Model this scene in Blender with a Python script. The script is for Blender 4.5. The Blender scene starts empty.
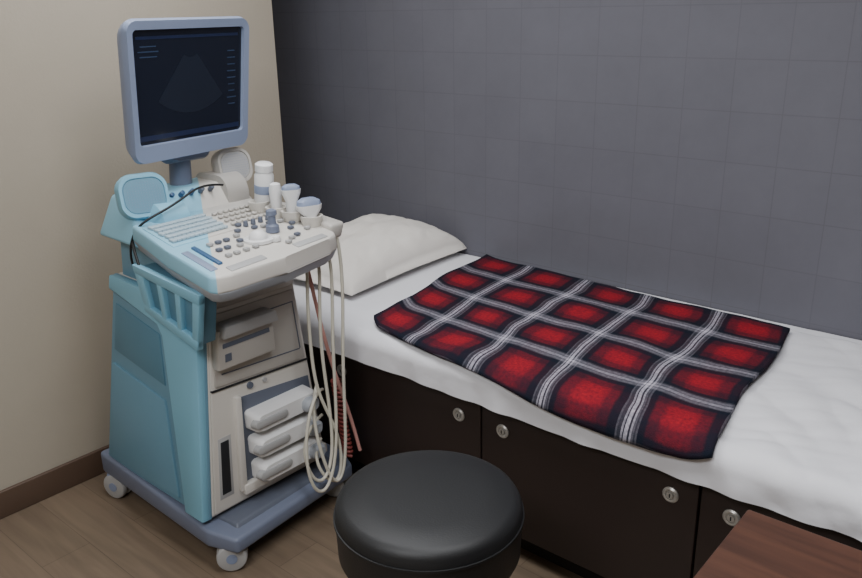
import bpy, bmesh, math, random
from mathutils import Vector, Matrix, noise
random.seed(3)
sc=bpy.context.scene
def lin(c):
    c=c/255.0
    return c/12.92 if c<=0.04045 else ((c+0.055)/1.055)**2.4
def C(r,g,b): return (lin(r),lin(g),lin(b),1)
# ---------------- materials
def mat(name,col,rough=0.5,metal=0.0,var=0.06,nscale=6,bump=0.0,bscale=60,emit=0,coat=0,spec=0.5):
    m=bpy.data.materials.new(name); m.use_nodes=True
    nt=m.node_tree; N=nt.nodes; L=nt.links; b=N['Principled BSDF']
    b.inputs['Roughness'].default_value=rough; b.inputs['Metallic'].default_value=metal
    b.inputs['Specular IOR Level'].default_value=spec
    if coat: b.inputs['Coat Weight'].default_value=coat
    tc=N.new('ShaderNodeTexCoord')
    nz=N.new('ShaderNodeTexNoise'); nz.inputs['Scale'].default_value=nscale; nz.inputs['Detail'].default_value=4
    L.new(tc.outputs['Object'],nz.inputs['Vector'])
    mx=N.new('ShaderNodeMix'); mx.data_type='RGBA'
    mx.inputs[6].default_value=tuple(c*(1-var) for c in col[:3])+(1,)
    mx.inputs[7].default_value=tuple(min(1,c*(1+var)) for c in col[:3])+(1,)
    L.new(nz.outputs['Fac'],mx.inputs[0]); L.new(mx.outputs[2],b.inputs['Base Color'])
    if bump:
        n2=N.new('ShaderNodeTexNoise'); n2.inputs['Scale'].default_value=bscale; n2.inputs['Detail'].default_value=5
        L.new(tc.outputs['Object'],n2.inputs['Vector'])
        bp=N.new('ShaderNodeBump'); bp.inputs['Strength'].default_value=bump; bp.inputs['Distance'].default_value=0.01
        L.new(n2.outputs['Fac'],bp.inputs['Height']); L.new(bp.outputs[0],b.inputs['Normal'])
    if emit:
        L.new(mx.outputs[2],b.inputs['Emission Color']); b.inputs['Emission Strength'].default_value=emit
    return m
M={}
M['beige']=mat('beige_wallpaper',C(167,158,143),.85,var=.04,bump=.1,bscale=120)
M['cream']=mat('cream_plastic',C(203,199,192),.42)
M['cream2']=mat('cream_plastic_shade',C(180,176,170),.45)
M['teal']=mat('teal_plastic',C(128,184,208),.42)
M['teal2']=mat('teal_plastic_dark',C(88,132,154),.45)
M['teal3']=mat('blue_grey_side',C(104,146,168),.45)
M['bgrey']=mat('blue_grey_plastic',C(108,116,136),.45)
M['bgrey2']=mat('blue_grey_bezel',C(130,142,168),.4)
M['lip']=mat('console_lip',C(158,163,170),.45)
M['lgrey']=mat('light_grey_plastic',C(165,165,165),.5)
M['dark']=mat('dark_plastic',C(30,32,36),.5)
M['mgrey']=mat('mid_grey_plastic',C(92,98,112),.5)
M['key']=mat('key_caps',C(168,186,196),.5)
M['blue']=mat('blue_cap',C(60,92,128),.4)
M['cable']=mat('cable_cream',C(200,196,182),.5)
M['cabled']=mat('cable_black',C(20,20,22),.5)
M['red']=mat('red_cord',C(130,62,58),.5)
M['pink']=mat('pink_cord',C(190,140,132),.5)
M['chrome']=mat('brushed_metal',C(200,200,200),.28,metal=1)
M['lock']=mat('satin_nickel',C(185,182,176),.35,metal=.5)
M['wenge']=mat('dark_wenge_laminate',C(42,32,29),.5,var=.15,nscale=8)
M['wengeg']=mat('cabinet_gap',C(12,9,8),.7)
M['leather']=mat('black_leatherette',C(24,25,27),.52,bump=.06,bscale=220)
M['sheet']=mat('white_cotton',C(222,222,227),.9,var=.02,bump=.5,bscale=8)
M['pillow']=mat('pillow_cotton',C(228,223,216),.9,var=.02,bump=.6,bscale=8)
M['mattress']=mat('mattress_vinyl',C(200,198,192),.7)
M['ceil']=mat('ceiling_paint',C(225,222,215),.9)
M['white']=mat('white_plastic',C(222,222,222),.4)
M['skirt']=mat('brown_skirting',C(84,66,54),.5,var=.15)
M['lamp']=mat('lamp_panel',(1,.98,.96,1),.5,emit=2)
def split_mat(name):
    m=mat(name,C(205,197,184),.42); nt=m.node_tree;N=nt.nodes;L=nt.links
    b=N['Principled BSDF']; tc=[n for n in N if n.type=='TEX_COORD'][0]
    sp=N.new('ShaderNodeSeparateXYZ'); L.new(tc.outputs['Object'],sp.inputs[0])
    # overlaid cool tint put into the colour, split along a diagonal seam
    a=N.new('ShaderNodeMath'); a.operation='MULTIPLY_ADD'; a.inputs[1].default_value=0.62
    L.new(sp.outputs[0],a.inputs[0]); L.new(sp.outputs[1],a.inputs[2])
    g=N.new('ShaderNodeMath'); g.operation='GREATER_THAN'; g.inputs[1].default_value=0.07
    L.new(a.outputs[0],g.inputs[0])
    mx=N.new('ShaderNodeMix'); mx.data_type='RGBA'
    mx.inputs[6].default_value=C(138,190,212); mx.inputs[7].default_value=C(203,199,192)
    L.new(g.outputs[0],mx.inputs[0]); L.new(mx.outputs[2],b.inputs['Base Color'])
    return m
M['split']=split_mat('split_tint_console_plastic')
def gridwall():
    m=mat('grey_grid_wallpaper',C(98,97,103),.8); nt=m.node_tree;N=nt.nodes;L=nt.links
    b=N['Principled BSDF']; tc=[n for n in N if n.type=='TEX_COORD'][0]
    sp=N.new('ShaderNodeSeparateXYZ'); L.new(tc.outputs['Object'],sp.inputs[0])
    cb=N.new('ShaderNodeCombineXYZ'); L.new(sp.outputs[0],cb.inputs[0]); L.new(sp.outputs[2],cb.inputs[1])
    br=N.new('ShaderNodeTexBrick'); br.offset=0; br.squash=1
    br.inputs['Scale'].default_value=1; br.inputs['Brick Width'].default_value=.155; br.inputs['Row Height'].default_value=.155
    br.inputs['Mortar Size'].default_value=.0028; br.inputs['Mortar Smooth'].default_value=1
    br.inputs['Color1'].default_value=C(97,97,106); br.inputs['Color2'].default_value=C(99,99,108); br.inputs['Mortar'].default_value=C(91,90,98)
    L.new(cb.outputs[0],br.inputs['Vector'])
    n1=N.new('ShaderNodeTexNoise'); n1.inputs['Scale'].default_value=5; n1.inputs['Detail'].default_value=8; n1.inputs['Roughness'].default_value=.7; L.new(tc.outputs['Object'],n1.inputs['Vector'])
    mr=N.new('ShaderNodeMapRange'); mr.inputs[3].default_value=.84; mr.inputs[4].default_value=1.14; L.new(n1.outputs['Fac'],mr.inputs[0])
    mx=N.new('ShaderNodeMix'); mx.data_type='RGBA'; mx.blend_type='MULTIPLY'; mx.inputs[0].default_value=1
    L.new(br.outputs[0],mx.inputs[6]); L.new(mr.outputs[0],mx.inputs[7]); L.new(mx.outputs[2],b.inputs['Base Color'])
    return m
M['grid']=gridwall()
def wood(name,c1,c2,plank=False,rough=.45,axis=0):
    m=mat(name,c1,rough); nt=m.node_tree;N=nt.nodes;L=nt.links
    b=N['Principled BSDF']; tc=[n for n in N if n.type=='TEX_COORD'][0]
    mp=N.new('ShaderNodeMapping'); mp.inputs['Scale'].default_value=(1.2,14,14) if axis==0 else (14,1.2,14)
    L.new(tc.outputs['Object'],mp.inputs[0])
    n1=N.new('ShaderNodeTexNoise'); n1.inputs['Scale'].default_value=2.2; n1.inputs['Detail'].default_value=8; n1.inputs['Distortion'].default_value=.6
    L.new(mp.outputs[0],n1.inputs[0])
    cr=N.new('ShaderNodeValToRGB'); cr.color_ramp.elements[0].position=.3; cr.color_ramp.elements[1].position=.7
    cr.color_ramp.elements[0].color=c1; cr.color_ramp.elements[1].color=c2
    L.new(n1.outputs['Fac'],cr.inputs[0]); out=cr.outputs[0]
    if plank:
        br=N.new('ShaderNodeTexBrick'); br.inputs['Scale'].default_value=1
        br.inputs['Brick Width'].default_value=1.1; br.inputs['Row Height'].default_value=.15; br.inputs['Mortar Size'].default_value=.0012
        br.inputs['Color1'].default_value=(1,1,1,1); br.inputs['Color2'].default_value=(.86,.86,.86,1); br.inputs['Mortar'].default_value=(.55,.55,.55,1)
        L.new(tc.outputs['Object'],br.inputs['Vector'])
        mx=N.new('ShaderNodeMix'); mx.data_type='RGBA'; mx.blend_type='MULTIPLY'; mx.inputs[0].default_value=1
        L.new(out,mx.inputs[6]); L.new(br.outputs[0],mx.inputs[7]); out=mx.outputs[2]
    L.new(out,b.inputs['Base Color']); return m
M['floor']=wood('oak_laminate_floor',C(106,91,76),C(126,109,91),True)
M['desk']=wood('walnut_desk_top',C(60,39,31),C(88,58,45),rough=.4)
def plaid():
    m=mat('tartan_wool',C(120,0,0),.95); nt=m.node_tree;N=nt.nodes;L=nt.links
    b=N['Principled BSDF']; b.inputs['Specular IOR Level'].default_value=.1
    uv=N.new('ShaderNodeUVMap'); uv.uv_map='UVMap'
    # gentle weave distortion
    dn=N.new('ShaderNodeTexNoise'); dn.inputs['Scale'].default_value=1.1; dn.inputs['Detail'].default_value=1; L.new(uv.outputs[0],dn.inputs['Vector'])
    vm=N.new('ShaderNodeVectorMath'); vm.operation='MULTIPLY_ADD'; vm.inputs[1].default_value=(.16,.16,0)
    L.new(dn.outputs['Color'],vm.inputs[0]); L.new(uv.outputs[0],vm.inputs[2])
    sp=N.new('ShaderNodeSeparateXYZ'); L.new(vm.outputs[0],sp.inputs[0])
    tc=[n for n in N if n.type=='TEX_COORD'][0]
    def math_(op,a,bb=None,v=None):
        n=N.new('ShaderNodeMath'); n.operation=op; L.new(a,n.inputs[0])
        if bb is not None: L.new(bb,n.inputs[1])
        if v is not None: n.inputs[1].default_value=v
        return n.outputs[0]
    def ramp(src,stops,interp='LINEAR'):
        cr=N.new('ShaderNodeValToRGB'); r=cr.color_ramp; r.interpolation=interp
        r.elements[0].position=stops[0][0]; r.elements[0].color=(stops[0][1],)*3+(1,)
        r.elements[1].position=stops[1][0]; r.elements[1].color=(stops[1][1],)*3+(1,)
        for p,c in stops[2:]:
            e=r.elements.new(p); e.color=(c,c,c,1)
        L.new(src,cr.inputs[0]); return cr.outputs[0]
    Rr=[];Ww=[]
    for i in range(2):
        f=math_('FRACT',sp.outputs[i])
        Rr.append(ramp(f,[(0,0),(.18,0),(.21,.35),(.30,.38),(.35,.85),(.43,1),(.57,1),(.65,.85),(.70,.38),(.79,.35),(.82,0)]))
        if i==0: st=[(0,.62),(.022,.04),(.040,.50),(.060,.14),(.085,.05),(.10,.12),(.12,0),(.88,0),(.90,.12),(.92,.05),(.955,.42),(.975,.04),(.985,.62)]
        else: st=[(0,.40),(.03,.14),(.05,.20),(.10,.04),(.11,.08),(.125,0),(.875,0),(.89,.08),(.91,.20),(.95,.14),(.98,.40)]
        Ww.append(ramp(f,st,'CONSTANT'))
    prod=math_('MULTIPLY',Rr[0],Rr[1]); p2=math_('MULTIPLY',prod,v=.23)
    sm=math_('MULTIPLY',math_('ADD',Rr[0],Rr[1]),v=.013); red=math_('ADD',p2,sm)
    wh=math_('ADD',Ww[0],Ww[1]); wh=math_('MULTIPLY',wh,v=.48)
    nz=N.new('ShaderNodeTexNoise'); nz.inputs['Scale'].default_value=120; nz.inputs['Detail'].default_value=3; L.new(tc.outputs['Object'],nz.inputs['Vector'])
    mr=N.new('ShaderNodeMapRange'); mr.inputs[1].default_value=.3; mr.inputs[2].default_value=.7; mr.inputs[3].default_value=.65; mr.inputs[4].default_value=1.3; L.new(nz.outputs['Fac'],mr.inputs[0])
    red=math_('MULTIPLY',red,mr.outputs[0]); wh=math_('MULTIPLY',wh,mr.outputs[0])
    cb=N.new('ShaderNodeCombineColor')
    r1=math_('ADD',math_('ADD',red,wh),v=.009); g1=math_('ADD',math_('MULTIPLY',wh,v=.94),v=.012)
    g1=math_('ADD',g1,math_('MULTIPLY',red,v=.004)); b1=math_('ADD',math_('MULTIPLY',wh,v=1.08),v=.021)
    b1=math_('ADD',b1,math_('MULTIPLY',red,v=.008))
    for k,o_ in enumerate((r1,g1,b1)): L.new(o_,cb.inputs[k])
    L.new(cb.outputs[0],b.inputs['Base Color'])
    n2=N.new('ShaderNodeTexNoise'); n2.inputs['Scale'].default_value=300; L.new(tc.outputs['Object'],n2.inputs['Vector'])
    bp=N.new('ShaderNodeBump'); bp.inputs['Strength'].default_value=.4; bp.inputs['Distance'].default_value=.003
    L.new(n2.outputs['Fac'],bp.inputs['Height']); L.new(bp.outputs[0],b.inputs['Normal'])
    return m
M['plaid']=plaid()
# ---------------- helpers
def empty(name):
    e=bpy.data.objects.new(name,None); sc.collection.objects.link(e); e.empty_display_size=.1; return e
def finish(bm,name,m,parent=None,smooth=True,ang=40):
    bmesh.ops.recalc_face_normals(bm,faces=bm.faces)
    me=bpy.data.meshes.new(name); bm.to_mesh(me); bm.free()
    o=bpy.data.objects.new(name,me); sc.collection.objects.link(o)
    if m is not None: me.materials.append(M[m] if isinstance(m,str) else m)
    if smooth:
        for p in me.polygons: p.use_smooth=True
        me.set_sharp_from_angle(angle=math.radians(ang))
    if parent: o.parent=parent
    return o
def bev(bm,w,seg=3):
    if w>0: bmesh.ops.bevel(bm,geom=list(bm.edges),offset=w,segments=seg,profile=.5,affect='EDGES',clamp_overlap=True)
def addbox(bm,c,s,rot=None):
    mt=Matrix.Translation(c)
    if rot is not None: mt=mt@rot
    mt=mt@Matrix.Diagonal((s[0],s[1],s[2],1))
    return bmesh.ops.create_cube(bm,size=1,matrix=mt)
def box(name,x0,x1,y0,y1,z0,z1,m,parent=None,b=0.0,seg=3):
    bm=bmesh.new(); addbox(bm,((x0+x1)/2,(y0+y1)/2,(z0+z1)/2),(x1-x0,y1-y0,z1-z0)); bev(bm,b,seg)
    return finish(bm,name,m,parent)
def hexa(name,bot,top,m,parent=None,b=0,seg=3):
    bm=bmesh.new(); v=[bm.verts.new(p) for p in list(bot)+list(top)]; n=len(bot)
    bm.faces.new(v[:n][::-1]); bm.faces.new(v[n:])
    for i in range(n): bm.faces.new((v[i],v[(i+1)%n],v[n+(i+1)%n],v[n+i]))
    bev(bm,b,seg); return finish(bm,name,m,parent)
def cyl(name,p0,p1,r0,r1,m,parent=None,seg=24,b=0):
    p0=Vector(p0);p1=Vector(p1);d=p1-p0
    bm=bmesh.new(); q=d.to_track_quat('Z','Y').to_matrix().to_4x4()
    bmesh.ops.create_cone(bm,cap_ends=True,segments=seg,radius1=r0,radius2=r1,depth=d.length,matrix=Matrix.Translation((p0+p1)/2)@q)
    if b:
        es=[e for e in bm.edges if any(len(f.verts)>4 for f in e.link_faces)]
        bmesh.ops.bevel(bm,geom=es,offset=b,segments=2,profile=.5,affect='EDGES')
    return finish(bm,name,m,parent)
def lathe(name,prof,loc,m,parent=None,seg=64,rot=None):
    bm=bmesh.new(); rings=[]
    for r,z in prof:
        rings.append([bm.verts.new((r*math.cos(2*math.pi*i/seg),r*math.sin(2*math.pi*i/seg),z)) for i in range(seg)])
    for a,b in zip(rings,rings[1:]):
        for i in range(seg): bm.faces.new((a[i],a[(i+1)%seg],b[(i+1)%seg],b[i]))
    bm.faces.new(rings[0][::-1]); bm.faces.new(rings[-1])
    mt=Matrix.Translation(loc)
    if rot is not None: mt=mt@rot
    bmesh.ops.transform(bm,matrix=mt,verts=bm.verts)
    return finish(bm,name,m,parent)
def tube(name,pts,r,m,parent=None):
    cu=bpy.data.curves.new(name,'CURVE'); cu.dimensions='3D'; cu.bevel_depth=r; cu.bevel_resolution=3; cu.resolution_u=10
    s=cu.splines.new('NURBS'); s.points.add(len(pts)-1)
    for i,p in enumerate(pts): s.points[i].co=(*p,1)
    s.use_endpoint_u=True; s.order_u=4
    o=bpy.data.objects.new(name,cu); sc.collection.objects.link(o); cu.materials.append(M[m])
    dg=bpy.context.evaluated_depsgraph_get(); me=bpy.data.meshes.new_from_object(o.evaluated_get(dg))
    bpy.data.objects.remove(o); me.name=name
    o=bpy.data.objects.new(name,me); sc.collection.objects.link(o)
    for p in me.polygons: p.use_smooth=True
    if parent: o.parent=parent
    return o
def rr(w,h,r,k=6):
    r=min(r,w/2-1e-4,h/2-1e-4); P=[]
    for cx,cy,a0 in ((w/2-r,h/2-r,0),(-w/2+r,h/2-r,90),(-w/2+r,-h/2+r,180),(w/2-r,-h/2+r,270)):
        for i in range(k+1):
            a=math.radians(a0+90*i/k); P.append((cx+r*math.cos(a),cy+r*math.sin(a)))
    return P
def loft(name,O,W,H,Nn,rings,m,parent=None,taper=0.0):
    """rings: (w,h,r,depth[,dh])"""
    O=Vector(O);W=Vector(W).normalized();H=Vector(H).normalized();Nn=Vector(Nn).normalized()
    bm=bmesh.new(); R=[]
    for g in rings:
        w,h,r,d=g[:4]; dh=g[4] if len(g)>4 else 0
        R.append([bm.verts.new(O+W*(x*(1+taper*y/h))+H*(y+dh)+Nn*d) for x,y in rr(w,h,r)])
    n=len(R[0])
    for a,b in zip(R,R[1:]):
        for i in range(n): bm.faces.new((a[i],a[(i+1)%n],b[(i+1)%n],b[i]))
    bm.faces.new(R[0][::-1]); bm.faces.new(R[-1])
    return finish(bm,name,m,parent,ang=35)
# ---------------- room
XL,YB=-2.56,2.495; XR,YF=1.7,-1.6; CZ=2.45
box('floor',-3.2,XR+.1,YF-.1,YB+.1,-.1,0,'floor')
box('ceiling',-3.2,XR+.1,YF-.1,YB+.1,CZ,CZ+.1,'ceil')
box('wall_left',-3.2,XL,YF,2.075,0,CZ,'beige')
box('wall_alcove',-3.2,-3.1,2.075,YB,0,CZ,'beige')
box('wall_back',-3.2,XR,YB,YB+.1,0,CZ,'grid')
box('wall_right',XR,XR+.1,YF,YB,0,CZ,'beige')
box('wall_front',-3.2,XR,YF-.1,YF,0,CZ,'beige')
box('baseboard_left',XL,XL+.014,YF,2.075,0,.095,'skirt',b=.004)
# lights
def area(name,loc,sx,sy,e,col=(.95,.97,1)):
    l=bpy.data.lights.new(name,'AREA'); l.shape='RECTANGLE'; l.size=sx; l.size_y=sy; l.energy=e; l.color=col
    o=bpy.data.objects.new(name,l); o.location=loc; sc.collection.objects.link(o)
for i,(x,y,en) in enumerate([(-1.75,1.35,23),(-.3,1.0,22),(-.6,-.6,44)]):  # last panel is unseen, added to even out the light on the walls
    nm='ceiling_light' if i==0 else 'ceiling_light.%03d'%i
    e=empty(nm)
    box('diffuser',x-.6,x+.6,y-.3,y+.3,CZ-.02,CZ-.002,'lamp',e,b=.004)
    area('lamp_%d'%i,(x,y,CZ-.03),1.2,.6,en)
w=bpy.data.worlds.new('world'); sc.world=w; w.use_nodes=True
w.node_tree.nodes['Background'].inputs[0].default_value=(.8,.85,1,1); w.node_tree.nodes['Background'].inputs[1].default_value=.3
# ---------------- bed
ZB=.602; bx0,bx1=-2.42,-.12; YFc=1.665
bed=empty('examination_bed')
box('cabinet_body',bx0,bx1,YFc+.02,YB-.005,.07,.50,'wenge',bed,b=.003)
box('plinth',bx0+.03,bx1-.03,YFc+.06,YB-.02,0,.07,'wengeg',bed)
edges=[-2.41,-1.908,-1.254,-.60,-.13]
for i in range(4):
    box('door_panel_%d'%(i+1),edges[i]+.003,edges[i+1]-.003,YFc,YFc+.019,.085,.495,'wenge',bed,b=.003)
for i,x in enumerate([-1.835,-1.335,-1.176,-.671,-.52]):
    lathe('lock_plate_%d'%i,[(.012,0),(.021,.001),(.021,.004),(.017,.007),(.013,.006),(.013,.002),(.001,.002)],(x,YFc,.416),'lock',bed,seg=32,rot=Matrix.Rotation(math.pi/2,4,'X'))
    cyl('lock_core_%d'%i,(x,YFc-.001,.416),(x,YFc-.008,.416),.009,.008,'lock',bed)
    box('lock_slot_%d'%i,x-.0015,x+.0015,YFc-.009,YFc-.006,.411,.421,'dark',bed)
box('mattress',bx0+.01,bx1-.01,1.65,YB-.008,.50,ZB-.014,'mattress',bed,b=.03,seg=4)
# sheet
yedge=1.622; rc=.045
Lflat=(YB-.006)-(yedge+rc)
def prof(s):
    if s<=Lflat: return (YB-.006-s,ZB,0,1)
    s2=s-Lflat; al=math.pi/2*rc
    if s2<al:
        a=s2/rc; return (yedge+rc-rc*math.sin(a),ZB-rc+rc*math.cos(a),-math.sin(a),math.cos(a))
    return (yedge,ZB-rc-(s2-al),-1,0)
bm=bmesh.new(); nx,ns=300,130; G=[]
for i in range(nx+1):
    x=bx0-.015+(bx1-bx0+.03)*i/nx; col=[]
    hem=.005*math.sin(x*6+1)+.008*noise.noise(Vector((x*2.5,0,0)))
    Lt=Lflat+math.pi/2*rc+.060+hem
    foot=max(0,min(1,(x+.75)/.3))
    for j in range(ns+1):
        s=Lt*j/ns; y,z,ny,nz_=prof(s)
        hang=max(0,s-Lflat)/.14
        d=.004*noise.noise(Vector((x*5,s*5,1)))*(1-.3*min(1,hang))+.003*abs(noise.noise(Vector((x*14+s*6,s*9-x*3,4))))
        d+=foot*(.016*abs(noise.noise(Vector((x*8-s*7,s*2+x*3,9))))+.010*abs(noise.noise(Vector((x*3+s*4,s*13+x*5,12)))))
        d+=hang*(.003*math.sin(x*21+2*math.sin(x*5))+.002*math.sin(x*47)+.005*noise.noise(Vector((x*12,s*4,5))))
        if y>YB-.05: d=min(d,.004)*.3
        col.append(bm.verts.new((x,y+ny*d,z+nz_*d)))
    G.append(col)
for i in range(nx):
    for j in range(ns): bm.faces.new((G[i][j],G[i+1][j],G[i+1][j+1],G[i][j+1]))
o=finish(bm,'bed_sheet','sheet',ang=180)
# ---------------- blanket
bm=bmesh.new(); uvl=bm.loops.layers.uv.new('UVMap'); nx,ny_=160,110; G=[]
def bl(u,v):
    FL=Vector((-1.715,Lflat-.008)); FR=Vector((-.568,Lflat+.072)); BR=Vector((-.645,.085)); BL=Vector((-1.835,.03))
    f=FL.lerp(FR,u); f.y+=.022*math.sin(math.pi*u); b=BL.lerp(BR,u)
    if u>.93: f.y-=.016*((u-.93)/.07)**2
    if u<.07: f.y-=.03*((.07-u)/.07)**2
    p=f.lerp(b,v)
    p.x+=.007*math.sin(v*8+u*2)+.008*noise.noise(Vector((u*4,v*4,2)))
    p.y+=.006*math.sin(u*11)*(1-v)
    return p
for i in range(nx+1):
    col=[]
    for j in range(ny_+1):
        u,v=i/nx,j/ny_; p=bl(u,v); y,z,nyy,nzz=prof(p.y)
        d=.019+.006*noise.noise(Vector((p.x*5,p.y*5,7)))+.004*noise.noise(Vector((p.x*11,p.y*9,3)))
        if u<.04: d+=.006*((.04-u)/.04)
        col.append(bm.verts.new((p.x,y+nyy*d,z+nzz*d)))
    G.append(col)
for i in range(nx):
    for j in range(ny_):
        f=bm.faces.new((G[i][j],G[i+1][j],G[i+1][j+1],G[i][j+1]))
        for lp,(a,b) in zip(f.loops,((i,j),(i+1,j),(i+1,j+1),(i,j+1))):
            lp[uvl].uv=(a/nx*4.75+.06,b/ny_*3.75+.06)
o=finish(bm,'plaid_blanket','plaid',ang=180)
sd=o.modifiers.new('thick','SOLIDIFY'); sd.thickness=.010; sd.offset=0
# ---------------- pillow
bm=bmesh.new(); n=60; a_,b_=.225,.345; top=[];bot=[]
for i in range(n+1):
    ct=[];cb=[]
    for j in range(n+1):
        u=-1+2*i/n; v=-1+2*j/n
        sx=a_*u*(1-.06*(1-abs(v))*abs(u)); sy=b_*v*(1-.05*(1-abs(u)))
        th=((1-u**4)*(1-v**4))**.55
        zt=.104*th+(.014*noise.noise(Vector((u*2.5,v*2.5,3)))+.010*abs(noise.noise(Vector((u*5+v*3,v*4,8)))))*th
        tilt=.03*(1-u)/2+.012*(v+1)/2
        ct.append((sx,sy,.012+zt+tilt*(th>0))); cb.append((sx,sy,.010-.012*th+tilt*.6))
    top.append(ct);bot.append(cb)
rz=Matrix.Rotation(math.radians(3),4,'Z'); base=Vector((-2.155,2.130,ZB+.014))
vt=[[bm.verts.new(base+rz@Vector(p)) for p in c] for c in top]
vb=[[bm.verts.new(base+rz@Vector(p)) for p in c] for c in bot]
for i in range(n):
    for j in range(n):
        bm.faces.new((vt[i][j],vt[i+1][j],vt[i+1][j+1],vt[i][j+1])); bm.faces.new((vb[i][j],vb[i][j+1],vb[i+1][j+1],vb[i+1][j]))
for k in range(n):
    bm.faces.new((vt[k][0],vb[k][0],vb[k+1][0],vt[k+1][0])); bm.faces.new((vt[k][n],vt[k+1][n],vb[k+1][n],vb[k][n]))
    bm.faces.new((vt[0][k],vt[0][k+1],vb[0][k+1],vb[0][k])); bm.faces.new((vt[n][k],vb[n][k],vb[n][k+1],vt[n][k+1]))
finish(bm,'pillow','pillow',ang=180)
# ---------------- stool
st=empty('round_stool'); sx,sy=-.996,1.133
lathe('seat',[(.18,.405),(.196,.412),(.202,.425),(.2045,.505),(.2065,.514),(.2045,.523),(.203,.537),(.196,.549),(.182,.556),(.12,.560),(.01,.561)],(sx,sy,0),'leather',st)
lathe('seat_piping',[(.202,.510),(.2085,.511),(.2085,.517),(.202,.518)],(sx,sy,0),'leather',st)
cyl('gas_column',(sx,sy,.10),(sx,sy,.41),.024,.02,'chrome',st)
for k in range(5):
    a=k*2*math.pi/5+.3; dx,dy=math.cos(a),math.sin(a)
    cyl('leg_%d'%k,(sx+.02*dx,sy+.02*dy,.11),(sx+.19*dx,sy+.19*dy,.075),.018,.012,'chrome',st)
    cyl('caster_%d'%k,(sx+.19*dx-.012*dy,sy+.19*dy+.012*dx,.027),(sx+.19*dx+.012*dy,sy+.19*dy-.012*dx,.027),.027,.027,'dark',st,b=.004)
    cyl('caster_stem_%d'%k,(sx+.19*dx,sy+.19*dy,.03),(sx+.19*dx,sy+.19*dy,.08),.008,.008,'dark',st)
# ---------------- desk
dk=empty('wooden_desk')
box('desk_top',-.369,.75,.55,1.262,.68,.72,'desk',dk,b=.004)
box('side_panel_1',-.35,-.32,.58,1.24,0,.68,'desk',dk,b=.002)
box('side_panel_2',.70,.73,.58,1.24,0,.68,'desk',dk,b=.002)
box('modesty_panel',-.32,.70,1.20,1.22,.25,.68,'desk',dk,b=.002)
# ================= ULTRASOUND MACHINE
US=empty('ultrasound_machine')
hexa('base_tray',[(-2.42,1.075,.085),(-1.80,1.065,.075),(-1.70,1.10,.075),(-1.74,1.60,.075),(-1.82,1.635,.075),(-2.42,1.60,.085)],
     [(-2.42,1.075,.165),(-1.80,1.065,.135),(-1.70,1.10,.125),(-1.74,1.60,.125),(-1.82,1.635,.135),(-2.42,1.60,.165)],'bgrey',US,b=.012)
hexa('base_tray_front_step',[(-1.84,1.12,.12),(-1.735,1.13,.12),(-1.765,1.57,.12),(-1.86,1.57,.12)],
     [(-1.84,1.12,.145),(-1.75,1.14,.14),(-1.775,1.56,.14),(-1.86,1.56,.145)],'mgrey',US,b=.006)
for k,(x,y,a) in enumerate([(-2.37,1.10,.3),(-1.755,1.115,.9),(-1.80,1.57,.2),(-2.36,1.56,.1)]):
    dx,dy=math.cos(a),math.sin(a)
    for s in (-1,1):
        cyl('caster_wheel_%d%s'%(k,'a' if s<0 else 'b'),(x-dy*.008*s,y+dx*.008*s,.046),(x-dy*.026*s,y+dx*.026*s,.046),.046,.043,'lgrey',US,b=.004)
    cyl('caster_hub_%d'%k,(x-dy*.028,y+dx*.028,.046),(x+dy*.028,y-dx*.028,.046),.016,.016,'bgrey2',US)
    loft('caster_hood_%d'%k,(x,y,.066),(dx,dy,0),(-dy,dx,0),(0,0,1),[(.07,.05,.02,0),(.066,.048,.02,.02),(.04,.035,.015,.034)],'bgrey2',US)
# body
B=[(-2.38,1.09,.15),(-1.81,1.09,.15),(-1.81,1.55,.15),(-2.38,1.55,.15)]
T=[(-2.29,1.16,.80),(-1.825,1.16,.79),(-1.825,1.48,.79),(-2.29,1.48,.80)]
hexa('body_shell',B,T,'cream',US,b=.012)
Bv=[Vector(p) for p in B];Tv=[Vector(p) for p in T]
def Lm(a,b,off=0):
    p=Bv[0].lerp(Bv[1],a).lerp(Tv[0].lerp(Tv[1],a),b); return p+Vector((0,-1,.1)).normalized()*off
def Fm(s,b,off=0):
    p=Bv[1].lerp(Bv[2],s).lerp(Tv[1].lerp(Tv[2],s),b); return p+Vector((1,0,.02)).normalized()*off
def plate(name,mp,poly,o0,o1,m,b=.004):
    return hexa(name,[mp(a,c,o0) for a,c in poly],[mp(a,c,o1) for a,c in poly],m,US,b=b,seg=2)
plate('side_panel',Lm,[(.0,.0),(1,.0),(1,1),(.0,1)],-.01,.006,'teal3',.006)
plate('side_arch',Lm,[(.02,1.0),(1.0,1.0),(1.0,.0),(.84,.0),(.66,.82),(.60,.87),(.02,.93)],0,.026,'teal',.006)
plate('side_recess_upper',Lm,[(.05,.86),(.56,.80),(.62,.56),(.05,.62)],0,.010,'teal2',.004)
plate('side_lower_panel',Lm,[(.04,.55),(.62,.49),(.75,.03),(.03,.03)],0,.013,'teal3',.005)
plate('front_fascia',Fm,[(.03,.02),(.97,.02),(.97,.98),(.03,.98)],0,.008,'cream',.004)
plate('printer_bay',Fm,[(.06,.63),(.94,.60),(.94,.96),(.06,.96)],.004,.014,'cream2',.003)
plate('seam_line',Fm,[(.03,.612),(.97,.582),(.97,.590),(.03,.620)],.004,.012,'dark',0)
plate('bay_outline_top',Fm,[(.52,.90),(.90,.90),(.90,.905),(.52,.905)],.008,.0155,'mgrey',0)
plate('bay_outline_side',Fm,[(.90,.66),(.91,.66),(.91,.905),(.90,.905)],.008,.0155,'mgrey',0)
plate('bay_outline_bottom',Fm,[(.12,.68),(.90,.655),(.90,.66),(.12,.685)],.008,.0155,'mgrey',0)
plate('video_printer',Fm,[(.04,.72),(.60,.72),(.60,.90),(.04,.90)],.01,.045,'cream2',.006)
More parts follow.
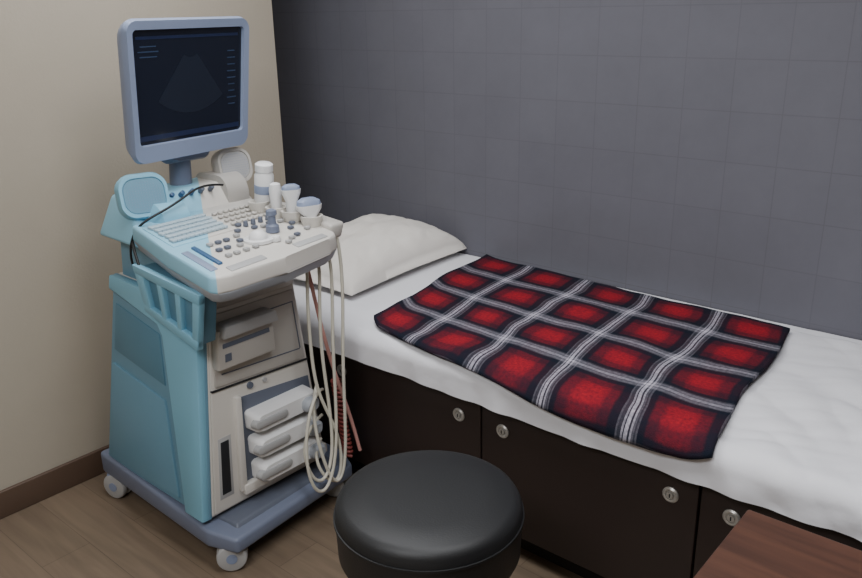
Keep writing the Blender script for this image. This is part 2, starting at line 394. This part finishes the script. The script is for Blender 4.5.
plate('printer_lid',Fm,[(.05,.87),(.62,.87),(.60,.925),(.07,.925)],.01,.068,'lgrey',.006)
plate('printer_slot',Fm,[(.08,.82),(.55,.82),(.55,.84),(.08,.84)],.04,.047,'mgrey',0)
plate('printer_label',Fm,[(.10,.755),(.16,.755),(.16,.79),(.10,.79)],.04,.0465,'mgrey',0)
plate('vent_slot',Fm,[(.09,.10),(.16,.10),(.16,.36),(.09,.36)],.004,.0095,'dark',.001)
plate('vent_slot_edge',Fm,[(.07,.08),(.18,.08),(.18,.38),(.07,.38)],.004,.0088,'lgrey',.001)
plate('port_bay',Fm,[(.24,.10),(.95,.10),(.95,.50),(.24,.54)],.002,.0095,'mgrey',.003)
plate('port_bay_frame_bottom',Fm,[(.24,.06),(.97,.06),(.97,.11),(.24,.11)],.004,.03,'cream',.004)
plate('port_bay_frame_left',Fm,[(.22,.08),(.27,.08),(.27,.55),(.22,.55)],.004,.024,'cream',.004)
for k,bb in enumerate([.155,.285,.415]):
    c=Fm(.60,bb,.01)
    loft('probe_connector_%d'%(k+1),c,(0,1,0),(0,0,1),(1,0,0),[(.235,.062,.012,-.01),(.235,.062,.018,.045),(.220,.05,.018,.058)],'white',US)
    c=Fm(.44,bb,.064)
    loft('connector_latch_%d'%(k+1),c,(0,1,0),(0,0,1),(1,0,0),[(.13,.030,.015,-.012),(.12,.026,.013,.008),(.10,.018,.009,.011)],'lgrey',US)
    loft('connector_grip_%d'%(k+1),Fm(.80,bb-.01,.066),(0,1,-.1),(0,.1,1),(1,0,0),[(.06,.050,.02,-.012),(.055,.045,.02,.018),(.04,.03,.014,.026)],'lip',US)
cyl('power_button',Fm(.38,.575,.006),Fm(.38,.575,.014),.011,.010,'mgrey',US)
cyl('status_button',Fm(.52,.573,.006),Fm(.52,.573,.014),.008,.007,'lgrey',US)
hexa('pedestal',[(-2.27,1.17,.78),(-1.86,1.17,.78),(-1.86,1.47,.78),(-2.27,1.47,.78)],[(-2.25,1.17,.92),(-1.80,1.17,.90),(-1.80,1.47,.90),(-2.25,1.47,.92)],'teal3',US,b=.01)
hexa('pedestal_front',[(-1.86,1.18,.775),(-1.815,1.18,.775),(-1.815,1.47,.775),(-1.86,1.47,.775)],[(-1.82,1.18,.90),(-1.76,1.18,.90),(-1.76,1.47,.90),(-1.82,1.47,.90)],'cream2',US,b=.008)
# side bracket: framed panel with windows
def Bk(a,b,off):
    p=Vector((-1.99,1.095,.765)).lerp(Vector((-1.735,1.085,.715)),a).lerp(Vector((-2.02,1.09,.90)).lerp(Vector((-1.68,1.075,.885)),a),b)
    return p+Vector((0,-off,0))
def bk(name,a0,a1,b0,b1,o0,o1,m,b=.003): return hexa(name,[Bk(a0,b0,o0),Bk(a1,b0,o0),Bk(a1,b1,o0),Bk(a0,b1,o0)],[Bk(a0,b0,o1),Bk(a1,b0,o1),Bk(a1,b1,o1),Bk(a0,b1,o1)],m,US,b=b,seg=2)
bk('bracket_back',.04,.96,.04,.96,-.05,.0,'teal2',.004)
bk('bracket_rail_bottom',0,1,0,.18,-.004,.016,'teal'); bk('bracket_rail_top',0,1,.82,1,-.004,.016,'teal')
for i,(a0,a1) in enumerate([(0,.14),(.36,.44),(.64,.72),(.90,1)]): bk('bracket_post_%d'%i,a0,a1,.05,.95,-.004,.015,'teal')
# console
fl=Vector((-1.595,1.05,.945));fr=Vector((-1.66,1.535,.945));brr=Vector((-2.09,1.56,.995));bll=Vector((-2.07,1.10,.995))
def Q(s,t,dz=0): return fl.lerp(fr,s).lerp(bll.lerp(brr,s),t)+Vector((0,0,dz))
outl=[(.0,.06),(.03,.015),(.12,-.01),(.5,-.035),(.88,-.01),(.97,.015),(1,.06),(1.0,.5),(.97,1),(.03,1),(.0,.5)]
hexa('console_base',[Q(s*.94+.03,t*.94+.03,-.075) for s,t in outl],[Q(s,t,-.04) for s,t in outl],'lip',US,b=.008)
hexa('console_deck',[Q(s,t,-.045) for s,t in outl],[Q(s*.985+.0075,t*.985+.0075,0) for s,t in outl],'split',US,b=.008)
def strip(name,s0,s1,t0,t1,m,h=.004,b=.003,dz=-.006):
    return hexa(name,[Q(s0,t0,dz),Q(s1,t0,dz),Q(s1,t1,dz),Q(s0,t1,dz)],[Q(s0,t0,h),Q(s1,t0,h),Q(s1,t1,h),Q(s0,t1,h)],m,US,b=b,seg=2)
strip('handle_left',.05,.10,.10,.42,'bgrey2',.003)
strip('handle_front',.14,.40,.025,.09,'lgrey',.003)
strip('handle_right',.64,.90,.025,.09,'lgrey',.003)
strip('keyboard_bed',.06,.50,.52,.90,'split',.003)
strip('blue_bar',.13,.16,.14,.44,'blue',.006)
bm=bmesh.new()
for r in range(5):
    for c in range(13):
        p=Q(.08+.40*(c+.5)/13+ (r%2)*.008,.55+.32*(r+.5)/5,.007); addbox(bm,p,(.022,.0135,.008),Matrix.Rotation(.05,4,'Z'))
bev(bm,.0015,1); finish(bm,'keyboard_keys','key',US)
bm=bmesh.new()
for (s,t) in [(.30,.30),(.36,.40),(.42,.34),(.30,.40),(.74,.46),(.62,.46),(.80,.30),(.86,.36),(.50,.48),(.56,.56),(.76,.18),(.24,.3)]:
    addbox(bm,Q(s,t,.005),(.015,.017,.009))
bev(bm,.003,2); finish(bm,'dark_buttons','mgrey',US)
bm=bmesh.new()
for (s,t) in [(.30,.20),(.37,.20),(.44,.20),(.38,.28),(.45,.42),(.68,.44),(.82,.44),(.88,.22),(.70,.16),(.64,.12),(.24,.2),(.24,.4)]:
    addbox(bm,Q(s,t,.005),(.015,.017,.009))
bev(bm,.003,2); finish(bm,'pale_buttons','lgrey',US)
bm=bmesh.new()
for r in range(4):
    for c in range(9):
        addbox(bm,Q(.55+.40*c/9,.60+.30*r/4,.005),(.014,.014,.007))
bev(bm,.002,1); finish(bm,'small_buttons','cream2',US)
for i in range(6):
    p=Q(.60+.06*i,.53,.0); cyl('rotary_knob_%d'%i,p,p+Vector((0,0,.016)),.008,.006,'mgrey',US,b=.002)
tb=Q(.52,.28,0)
lathe('trackball_ring',[(.042,-.002),(.042,.006),(.034,.009),(.030,.004)],tb,'white',US,seg=32)
bm=bmesh.new(); bmesh.ops.create_uvsphere(bm,u_segments=24,v_segments=16,radius=.027,matrix=Matrix.Translation(tb+Vector((0,0,.004)))); finish(bm,'trackball','white',US)
p=Q(.68,.34,0)
lathe('joystick',[(.020,0),(.019,.018),(.012,.024),(.011,.045),(.016,.05),(.015,.062),(.006,.066)],p,'bgrey',US,seg=24)
p=Q(.60,.20,0); cyl('gain_knob',p,p+Vector((0,0,.016)),.014,.012,'white',US,b=.003)
# upper tier
hexa('upper_tier',[(-2.28,1.12,.93),(-2.04,1.11,.93),(-2.06,1.58,.93),(-2.30,1.58,.93)],[(-2.26,1.17,1.05),(-2.13,1.16,1.05),(-2.15,1.55,1.05),(-2.28,1.55,1.05)],'split',US,b=.012)
for i in range(6):
    p=Vector((-2.13,1.25+.035*i,1.035)); 
    cyl('soft_button_%d'%i,p,p+Vector((.018,0,.013)),.008,.007,'blue' if i<4 else 'mgrey',US,b=.002)
loft('left_pod',(-2.10,1.195,.93),(1,0,0),(0,0,1),(0,-1,0),[(.17,.22,.05,-.08),(.16,.22,.06,.0),(.11,.16,.05,.022)],'teal',US)
loft('right_pod',(-2.19,1.53,.97),(1,0,0),(0,0,1),(0,1,0),[(.18,.2,.05,-.06),(.18,.2,.06,.02),(.13,.15,.05,.04)],'cream2',US)
def speaker(nm,c,w,h,m,yaw):
    n=Vector((math.cos(yaw),math.sin(yaw),.25)).normalized(); W=Vector((-math.sin(yaw),math.cos(yaw),0)); H=n.cross(W)
    loft(nm,c,W,H,n,[(w*.6,h*.6,.03,-.07),(w*.95,h*.95,.04,-.04),(w,h,.045,-.01),(w*.94,h*.92,.04,.008),(w*.82,h*.78,.035,.008),(w*.8,h*.76,.035,.003)],m,US)
    return n,W,H
for nm,c,w,h,m,yaw in [('speaker_1',Vector((-2.09,1.180,1.065)),.145,.13,'teal',-.25),('speaker_2',Vector((-2.17,1.555,1.085)),.125,.12,'cream2',-.1)]:
    n,W,H=speaker(nm,c,w,h,m,yaw)
    loft(nm+'_grille',c,W,H,n,[(w*.78,h*.74,.033,-.01),(w*.78,h*.74,.033,.006)],'teal3' if m=='teal' else 'lgrey',US)
    bm=bmesh.new()
    for a in range(-6,7):
        for b2 in range(-5,6):
            if (a/6.6)**2+(b2/5.4)**2<1: addbox(bm,c+W*(a*.0075)+H*(b2*.0075)+n*.005,(.0026,.0026,.0026))
    finish(bm,nm+'_perforation','bgrey2',US)
# monitor arm
cyl('monitor_post',(-2.22,1.38,1.0),(-2.22,1.40,1.26),.035,.03,'bgrey',US)
loft('monitor_pivot',(-2.2,1.40,1.165),(0,1,0),(0,0,1),(1,0,0),[(.16,.08,.03,-.05),(.18,.09,.03,.0),(.14,.07,.03,.03)],'bgrey',US)
# monitor
yaw=math.radians(8); lean=math.radians(-7)
W=Vector((-math.sin(yaw),math.cos(yaw),0)); n0=Vector((math.cos(yaw),math.sin(yaw),0))
n=(n0*math.cos(lean)+Vector((0,0,1))*math.sin(lean)).normalized(); H=n.cross(W).normalized()
MO=Vector((-2.115,1.396,1.344))
w,h=.452,.398
loft('monitor_shell',MO,W,H,n,[(w*.55,h*.5,.05,-.11),(w*.85,h*.85,.05,-.075),(w*.97,h*.97,.05,-.04),(w,h,.035,-.01),(w*.985,h*.98,.033,.006),(w*.90,h*.80,.014,.004,.012),(w*.89,h*.79,.012,-.008,.012)],'bgrey2',US,taper=.04)
M['scr']=mat('monitor_screen',C(22,27,40),.15)
loft('monitor_glass',MO,W,H,n,[(w*.895,h*.795,.012,-.012,.012),(w*.895,h*.795,.012,-.0065,.012)],'scr',US,taper=.04)
M['ui']=mat('screen_ui',C(44,60,84),.4,emit=.12); M['ui2']=mat('screen_scan',C(27,33,46),.3,emit=.03); M['navy']=mat('screen_bar',C(28,38,66),.3,emit=.08)
def onscr(x,y,d=-.006): return MO+W*x+H*(y+.010)+n*d
bm=bmesh.new()
rot=Matrix((W,H,n)).transposed().to_4x4()
for i in range(9): addbox(bm,onscr(.16,.09-.02*i,-.0062),(.025+.015*random.random(),.003,.001),rot)
for i in range(3): addbox(bm,onscr(-.15,.115-.014*i,-.0062),(.05+.02*random.random(),.003,.001),rot)
finish(bm,'screen_text','ui',US)
bm=bmesh.new(); addbox(bm,onscr(0,-.138,-.0062),(w*.84,.014,.001),rot); addbox(bm,onscr(0,.138,-.0062),(w*.84,.008,.001),rot); finish(bm,'screen_bars','navy',US)
bm=bmesh.new(); v0=[]
for k in range(17):
    a=math.radians(-90-38+76*k/16)
    v0.append((bm.verts.new(onscr(.0+.04*math.cos(a),.12+.04*math.sin(a),-.006)),bm.verts.new(onscr(.20*math.cos(a),.12+.20*math.sin(a),-.006))))
for a,b in zip(v0,v0[1:]): bm.faces.new((a[0],b[0],b[1],a[1]))
finish(bm,'scan_sector','ui2',US)
# probe holders along the console's right edge
hexa('holder_rail',[(-2.02,1.545,.93),(-1.70,1.53,.92),(-1.70,1.575,.92),(-2.02,1.59,.93)],[(-2.02,1.545,.985),(-1.70,1.53,.965),(-1.70,1.59,.965),(-2.02,1.605,.985)],'cream2',US,b=.01)
def ringh(nm,x,y,z):
    lathe(nm,[(.022,-.03),(.032,0),(.034,.012),(.028,.012),(.024,0)],(x,y,z),'cream',US,seg=24)
hx=[(-1.96,1.48,1.0),(-1.89,1.49,.99),(-1.83,1.50,.985),(-1.77,1.52,.975)]
for i,p in enumerate(hx): ringh('probe_cup_%d'%i,*p)
ry=Matrix.Rotation(.12,4,'Y')
lathe('gel_bottle_body',[(.026,0),(.029,.01),(.029,.085),(.024,.095),(.027,.098),(.027,.118),(.02,.123)],(-1.96,1.50,1.005),'white',US,seg=32,rot=ry)
lathe('gel_bottle_label',[(.0295,.03),(.0298,.031),(.0298,.055),(.0295,.056)],(-1.96,1.50,1.005),'bgrey2',US,seg=32,rot=ry)
lathe('linear_probe',[(.013,-.02),(.017,.03),(.019,.06),(.016,.08),(.008,.084)],(-1.89,1.49,.99),'white',US,seg=24)
loft('convex_probe',(-1.83,1.50,.965),(.5,.8,0),(.8,-.5,0),(0,0,1),[(.02,.02,.009,0),(.034,.026,.012,.03),(.036,.028,.013,.06),(.056,.030,.014,.085),(.058,.03,.014,.095)],'white',US)
loft('convex_probe_lens',(-1.83,1.50,.965),(.5,.8,0),(.8,-.5,0),(0,0,1),[(.056,.029,.014,.094),(.052,.027,.013,.104),(.03,.02,.009,.110)],'bgrey2',US)
loft('abdominal_probe',(-1.77,1.52,.94),(.3,.95,0),(.95,-.3,.0),(-.1,0,1),[(.02,.02,.009,0),(.036,.03,.014,.03),(.04,.032,.015,.045),(.074,.036,.017,.065),(.078,.038,.018,.078)],'white',US)
loft('abdominal_probe_lens',(-1.77,1.52,.94),(.3,.95,0),(.95,-.3,.0),(-.1,0,1),[(.076,.037,.018,.077),(.070,.034,.016,.09),(.04,.022,.01,.098)],'bgrey2',US)
# cables
def cable(i,pts,r=.0052,m='cable'): tube('probe_cable_%d'%i,pts,r,m,US)
cable(1,[(-1.77,1.53,.95),(-1.72,1.54,.90),(-1.695,1.52,.78),(-1.69,1.50,.62),(-1.69,1.50,.40),(-1.68,1.48,.22),(-1.675,1.42,.115),(-1.68,1.36,.18),(-1.70,1.37,.36),(-1.71,1.44,.47),(-1.75,1.50,.435)])
cable(2,[(-1.83,1.51,.95),(-1.74,1.52,.90),(-1.71,1.48,.78),(-1.70,1.46,.60),(-1.70,1.48,.42),(-1.69,1.48,.24),(-1.68,1.42,.15),(-1.69,1.36,.22),(-1.71,1.37,.35),(-1.75,1.49,.35)])
cable(3,[(-1.89,1.50,.95),(-1.77,1.50,.90),(-1.72,1.44,.80),(-1.71,1.43,.62),(-1.71,1.44,.45),(-1.69,1.51,.30),(-1.68,1.50,.15),(-1.69,1.45,.13),(-1.71,1.40,.26),(-1.75,1.48,.27)])
cable(4,[(-1.71,1.56,.93),(-1.695,1.56,.86),(-1.685,1.55,.74),(-1.685,1.535,.58),(-1.685,1.53,.40),(-1.68,1.52,.18),(-1.68,1.47,.115),(-1.685,1.42,.25),(-1.72,1.42,.42),(-1.75,1.48,.46)])
tube('pink_cable',[(-1.79,1.50,.87),(-1.76,1.49,.80),(-1.73,1.50,.62),(-1.72,1.54,.45),(-1.70,1.57,.32),(-1.69,1.59,.20)],.006,'pink',US)
cp=[]
for i in range(110):
    t=i/109; a=t*2*math.pi*18; cp.append((-1.765+.018*math.cos(a)+.04*t,1.57+.012*math.sin(a),.44-.26*t))
tube('coiled_red_cord',cp,.0055,'red',US)
tube('black_cable_upper',[(-2.05,1.42,1.06),(-2.04,1.34,1.08),(-2.03,1.27,1.05),(-2.02,1.20,1.03),(-2.03,1.14,1.01),(-2.07,1.11,.97),(-2.09,1.105,.88),(-2.06,1.12,.82)],.0035,'cabled',US)
tube('black_cable_side',[(-2.08,1.12,.95),(-2.0,1.075,.92),(-1.95,1.075,.85),(-1.98,1.10,.79)],.004,'cabled',US)
# ---------------- camera
f,pi_,ro,ya=805.157,.3336,-.0191,.7117
F=Vector((-math.sin(ya)*math.cos(pi_),math.cos(ya)*math.cos(pi_),-math.sin(pi_)))
R=Vector((math.cos(ya),math.sin(ya),0)); U=R.cross(F)
c,s=math.cos(ro),math.sin(ro); R2=R*c+U*s; U2=U*c-R*s
cam=bpy.data.cameras.new('camera'); co=bpy.data.objects.new('camera',cam); sc.collection.objects.link(co)
cam.sensor_width=36; cam.lens=f/862*36; cam.clip_start=.02
mt=Matrix((R2,U2,-F)).transposed().to_4x4(); mt.translation=Vector((0,0,1.55)); co.matrix_world=mt
sc.camera=co
